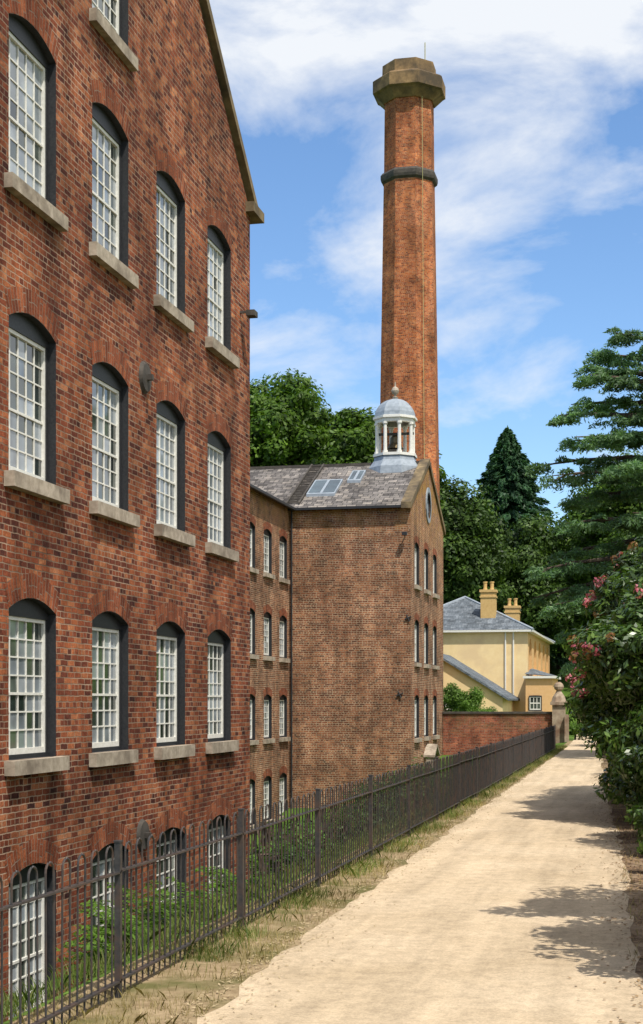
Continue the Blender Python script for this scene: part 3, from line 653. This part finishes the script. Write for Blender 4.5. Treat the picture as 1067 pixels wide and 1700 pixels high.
def fernshrub(name,cents,n,mat):
    e=empty(name,(cents[0][0],cents[0][1],-2)); Ps=[];Ts=[];Ns=[]; mb=MB()
    for (x,y,z,R) in cents:
        for i in range(n):
            az=random.uniform(0,6.28); L=R*random.uniform(.6,1.15); tilt=random.uniform(.5,1.5); h=L*1.2*math.sin(tilt)
            S=np.linspace(.15,1,26); px=x+math.cos(az)*L*S*math.cos(tilt*.6); py=y+math.sin(az)*L*S*math.cos(tilt*.6); pz=z+h*S*1.1-L*.45*S**3
            for sd in (-1,1):
                w=.16*(1.05-S)+.02
                c=np.stack([px-math.sin(az)*sd*w*.6,py+math.cos(az)*sd*w*.6,pz],1)
                Ps.append(c); Ts.append(np.tile([-math.sin(az)*sd+math.cos(az)*.5,math.cos(az)*sd+math.sin(az)*.5,-.1],(26,1))); Ns.append(np.array([0,0,1])+unit(26)*.5)
            if i%3==0: mb.tube([(x,y,z)]+[(px[k],py[k],pz[k]) for k in (6,14,25)],[.012,.008,.006,.003],4)
    leafmesh('fronds',np.concatenate(Ps),np.concatenate(Ns),.06,.015,[mat],e,tdir=np.concatenate(Ts)); mb.obj('stems',[M_trunk],e); fixparents(e)
fernshrub('fern_shrub',[(-5.1,15.6,-1.4,1.25),(-4.9,14.7,-1.5,1.15),(-5.3,16.8,-1.5,1.3),(-5.3,18.0,-1.7,1.4),(-5.0,19.5,-1.5,1.3)],250,ML_shrub)

def grass(name,x0f,x1f,y0,y1,n,h,w,mat,bias=1,thr=-.3):
    y=y0+(y1-y0)*RNG.uniform(0,1,n)**bias; u=RNG.uniform(0,1,n)
    k=np.sin(y*7.1)+np.sin(y*2.3+1)+np.sin(y*17.7+u*4)+RNG.normal(size=n)*.6; s=k>thr; y=y[s];u=u[s]; n=len(y)
    a=np.array([x0f(v) for v in y]); b=np.array([x1f(v) for v in y]); x=a+(b-a)*u; z=H(x,y)
    hh=h*RNG.uniform(.35,1.2,n); dr=RNG.normal(size=(n,2))*.45
    base=np.stack([x,y,z],1); ang=RNG.uniform(0,6.28,n); sw=np.stack([np.cos(ang),np.sin(ang),np.zeros(n)],1)*w
    mid=base+np.stack([dr[:,0]*hh*.35,dr[:,1]*hh*.35,hh*.6],1); tip=base+np.stack([dr[:,0]*hh,dr[:,1]*hh,hh],1)
    V=np.stack([base-sw,base+sw,mid+sw*.7,tip,mid-sw*.7],1).reshape(-1,3)
    me=bpy.data.meshes.new(name); me.vertices.add(5*n); me.vertices.foreach_set('co',V.astype(np.float32).ravel())
    me.loops.add(5*n); me.loops.foreach_set('vertex_index',np.arange(5*n,dtype=np.int32)); me.polygons.add(n)
    me.polygons.foreach_set('loop_start',np.arange(0,5*n,5,dtype=np.int32)); me.polygons.foreach_set('loop_total',np.full(n,5,dtype=np.int32))
    me.materials.append(mat); me.update(calc_edges=True); o=bpy.data.objects.new(name,me); scene.collection.objects.link(o)
grass('dry_grass',lambda y:-3.7,lambda y:float(np.interp(y,*pl))-.02,4,64,34000,.08,.0022,ML_grass,1.4)
grass('verge_grass',lambda y:fx(y)-.25,lambda y:fx(y)+.3,10,64,24000,.15,.0028,ML_ggrass,1.2,.5)
grass('bank_grass',lambda y:-7.2,lambda y:-3.8,6,64,60000,.14,.004,ML_ggrass,1.2,-9)
grass('edge_grass',lambda y:float(np.interp(y,*pr))-.05,lambda y:float(np.interp(y,*pr))+.7,6,70,5000,.08,.003,ML_grass)
n=9000; y=RNG.uniform(5,40,n); x=np.interp(y,*pr)+RNG.exponential(.5,n)*RNG.choice([1,1,1,1,1,-.25],n); P=np.stack([x,y,np.full(n,.018)],1)
leafmesh('fallen_leaves',P,np.array([0,0,1])+unit(n)*.35,.018,.01,[noisemat('dead_leaf',(.16,.09,.04),(.36,.24,.12),30)])
n=5000; y=RNG.uniform(5,45,n); x=np.interp(y,*pl)+RNG.exponential(.15,n)-.2; P=np.stack([x,y,np.full(n,.016)],1)
leafmesh('dry_debris',P,np.array([0,0,1])+unit(n)*.4,.02,.006,[noisemat('straw',(.25,.18,.09),(.5,.4,.24),30)])

# ------------------------------------------------------------ light, sky, camera
to=Vector((.42,-.5,1.1)).normalized(); el=math.asin(to.z); rot=math.atan2(to.x,to.y)
sun=bpy.data.lights.new('sun','SUN'); sun.energy=5.0; sun.angle=math.radians(.5); sun.color=(1,.95,.87)
so=bpy.data.objects.new('sun',sun); so.rotation_euler=to.to_track_quat('Z','Y').to_euler(); scene.collection.objects.link(so)
w=bpy.data.worlds.new('World'); scene.world=w; w.use_nodes=True; nt=w.node_tree
for n_ in list(nt.nodes): nt.nodes.remove(n_)
out=nt.nodes.new('ShaderNodeOutputWorld'); st=nt.nodes.new('ShaderNodeTexSky'); st.sky_type='NISHITA'; st.sun_disc=False
st.sun_elevation=el; st.sun_rotation=rot; st.air_density=1.0; st.dust_density=.3; st.ozone_density=2.5
hs=nt.nodes.new('ShaderNodeHueSaturation'); hs.inputs['Saturation'].default_value=1.08; nt.links.new(st.outputs[0],hs.inputs['Color'])
b1=nt.nodes.new('ShaderNodeBackground'); b1.inputs[1].default_value=.15; nt.links.new(mix(nt,hs.outputs[0],(1.06,1.14,1.22),1,'MULTIPLY'),b1.inputs[0])
b2=nt.nodes.new('ShaderNodeBackground'); b2.inputs[0].default_value=(.93,.96,1,1); b2.inputs[1].default_value=1.0
tc=nt.nodes.new('ShaderNodeTexCoord'); sx=nt.nodes.new('ShaderNodeSeparateXYZ'); nt.links.new(tc.outputs['Generated'],sx.inputs[0])
mp=N(nt,'ShaderNodeMapping'); mp.inputs['Rotation'].default_value=(0,.4,.3); mp.inputs['Scale'].default_value=(4.6,4.6,9.5); mp.inputs['Location'].default_value=(2.3,7.2,3.6); nt.links.new(tc.outputs['Generated'],mp.inputs[0])
cn_=noise(nt,mp.outputs[0],1.25,10,.58); cn_.inputs['Distortion'].default_value=.3
bias=N(nt,'ShaderNodeMapRange'); nt.links.new(sx.outputs['Z'],bias.inputs[0]); bias.inputs[1].default_value=.28; bias.inputs[2].default_value=.42; bias.inputs[3].default_value=-.01; bias.inputs[4].default_value=.13
ad=N(nt,'ShaderNodeMath',operation='ADD'); nt.links.new(cn_.outputs['Fac'],ad.inputs[0]); nt.links.new(bias.outputs[0],ad.inputs[1])
bx=N(nt,'ShaderNodeMath',operation='MULTIPLY_ADD'); nt.links.new(sx.outputs['X'],bx.inputs[0]); bx.inputs[1].default_value=.22; bx.inputs[2].default_value=.04
ad2=N(nt,'ShaderNodeMath',operation='ADD'); nt.links.new(ad.outputs[0],ad2.inputs[0]); nt.links.new(bx.outputs[0],ad2.inputs[1])
cf=ramp(nt,[(.49,0),(.59,.4),(.72,.95)],ad2.outputs[0])
ms=nt.nodes.new('ShaderNodeMixShader'); nt.links.new(cf,ms.inputs[0]); nt.links.new(b1.outputs[0],ms.inputs[1]); nt.links.new(b2.outputs[0],ms.inputs[2]); nt.links.new(ms.outputs[0],out.inputs[0])

cam=bpy.data.cameras.new('camera'); co=bpy.data.objects.new('camera',cam); scene.collection.objects.link(co); scene.camera=co
cam.sensor_fit='HORIZONTAL'; cam.sensor_width=36; cam.lens=84.35; cam.shift_y=.2952; cam.clip_end=4000; cam.clip_start=.1
co.location=(0,0,1.9); co.rotation_euler=(math.radians(90),0,math.atan(.22))
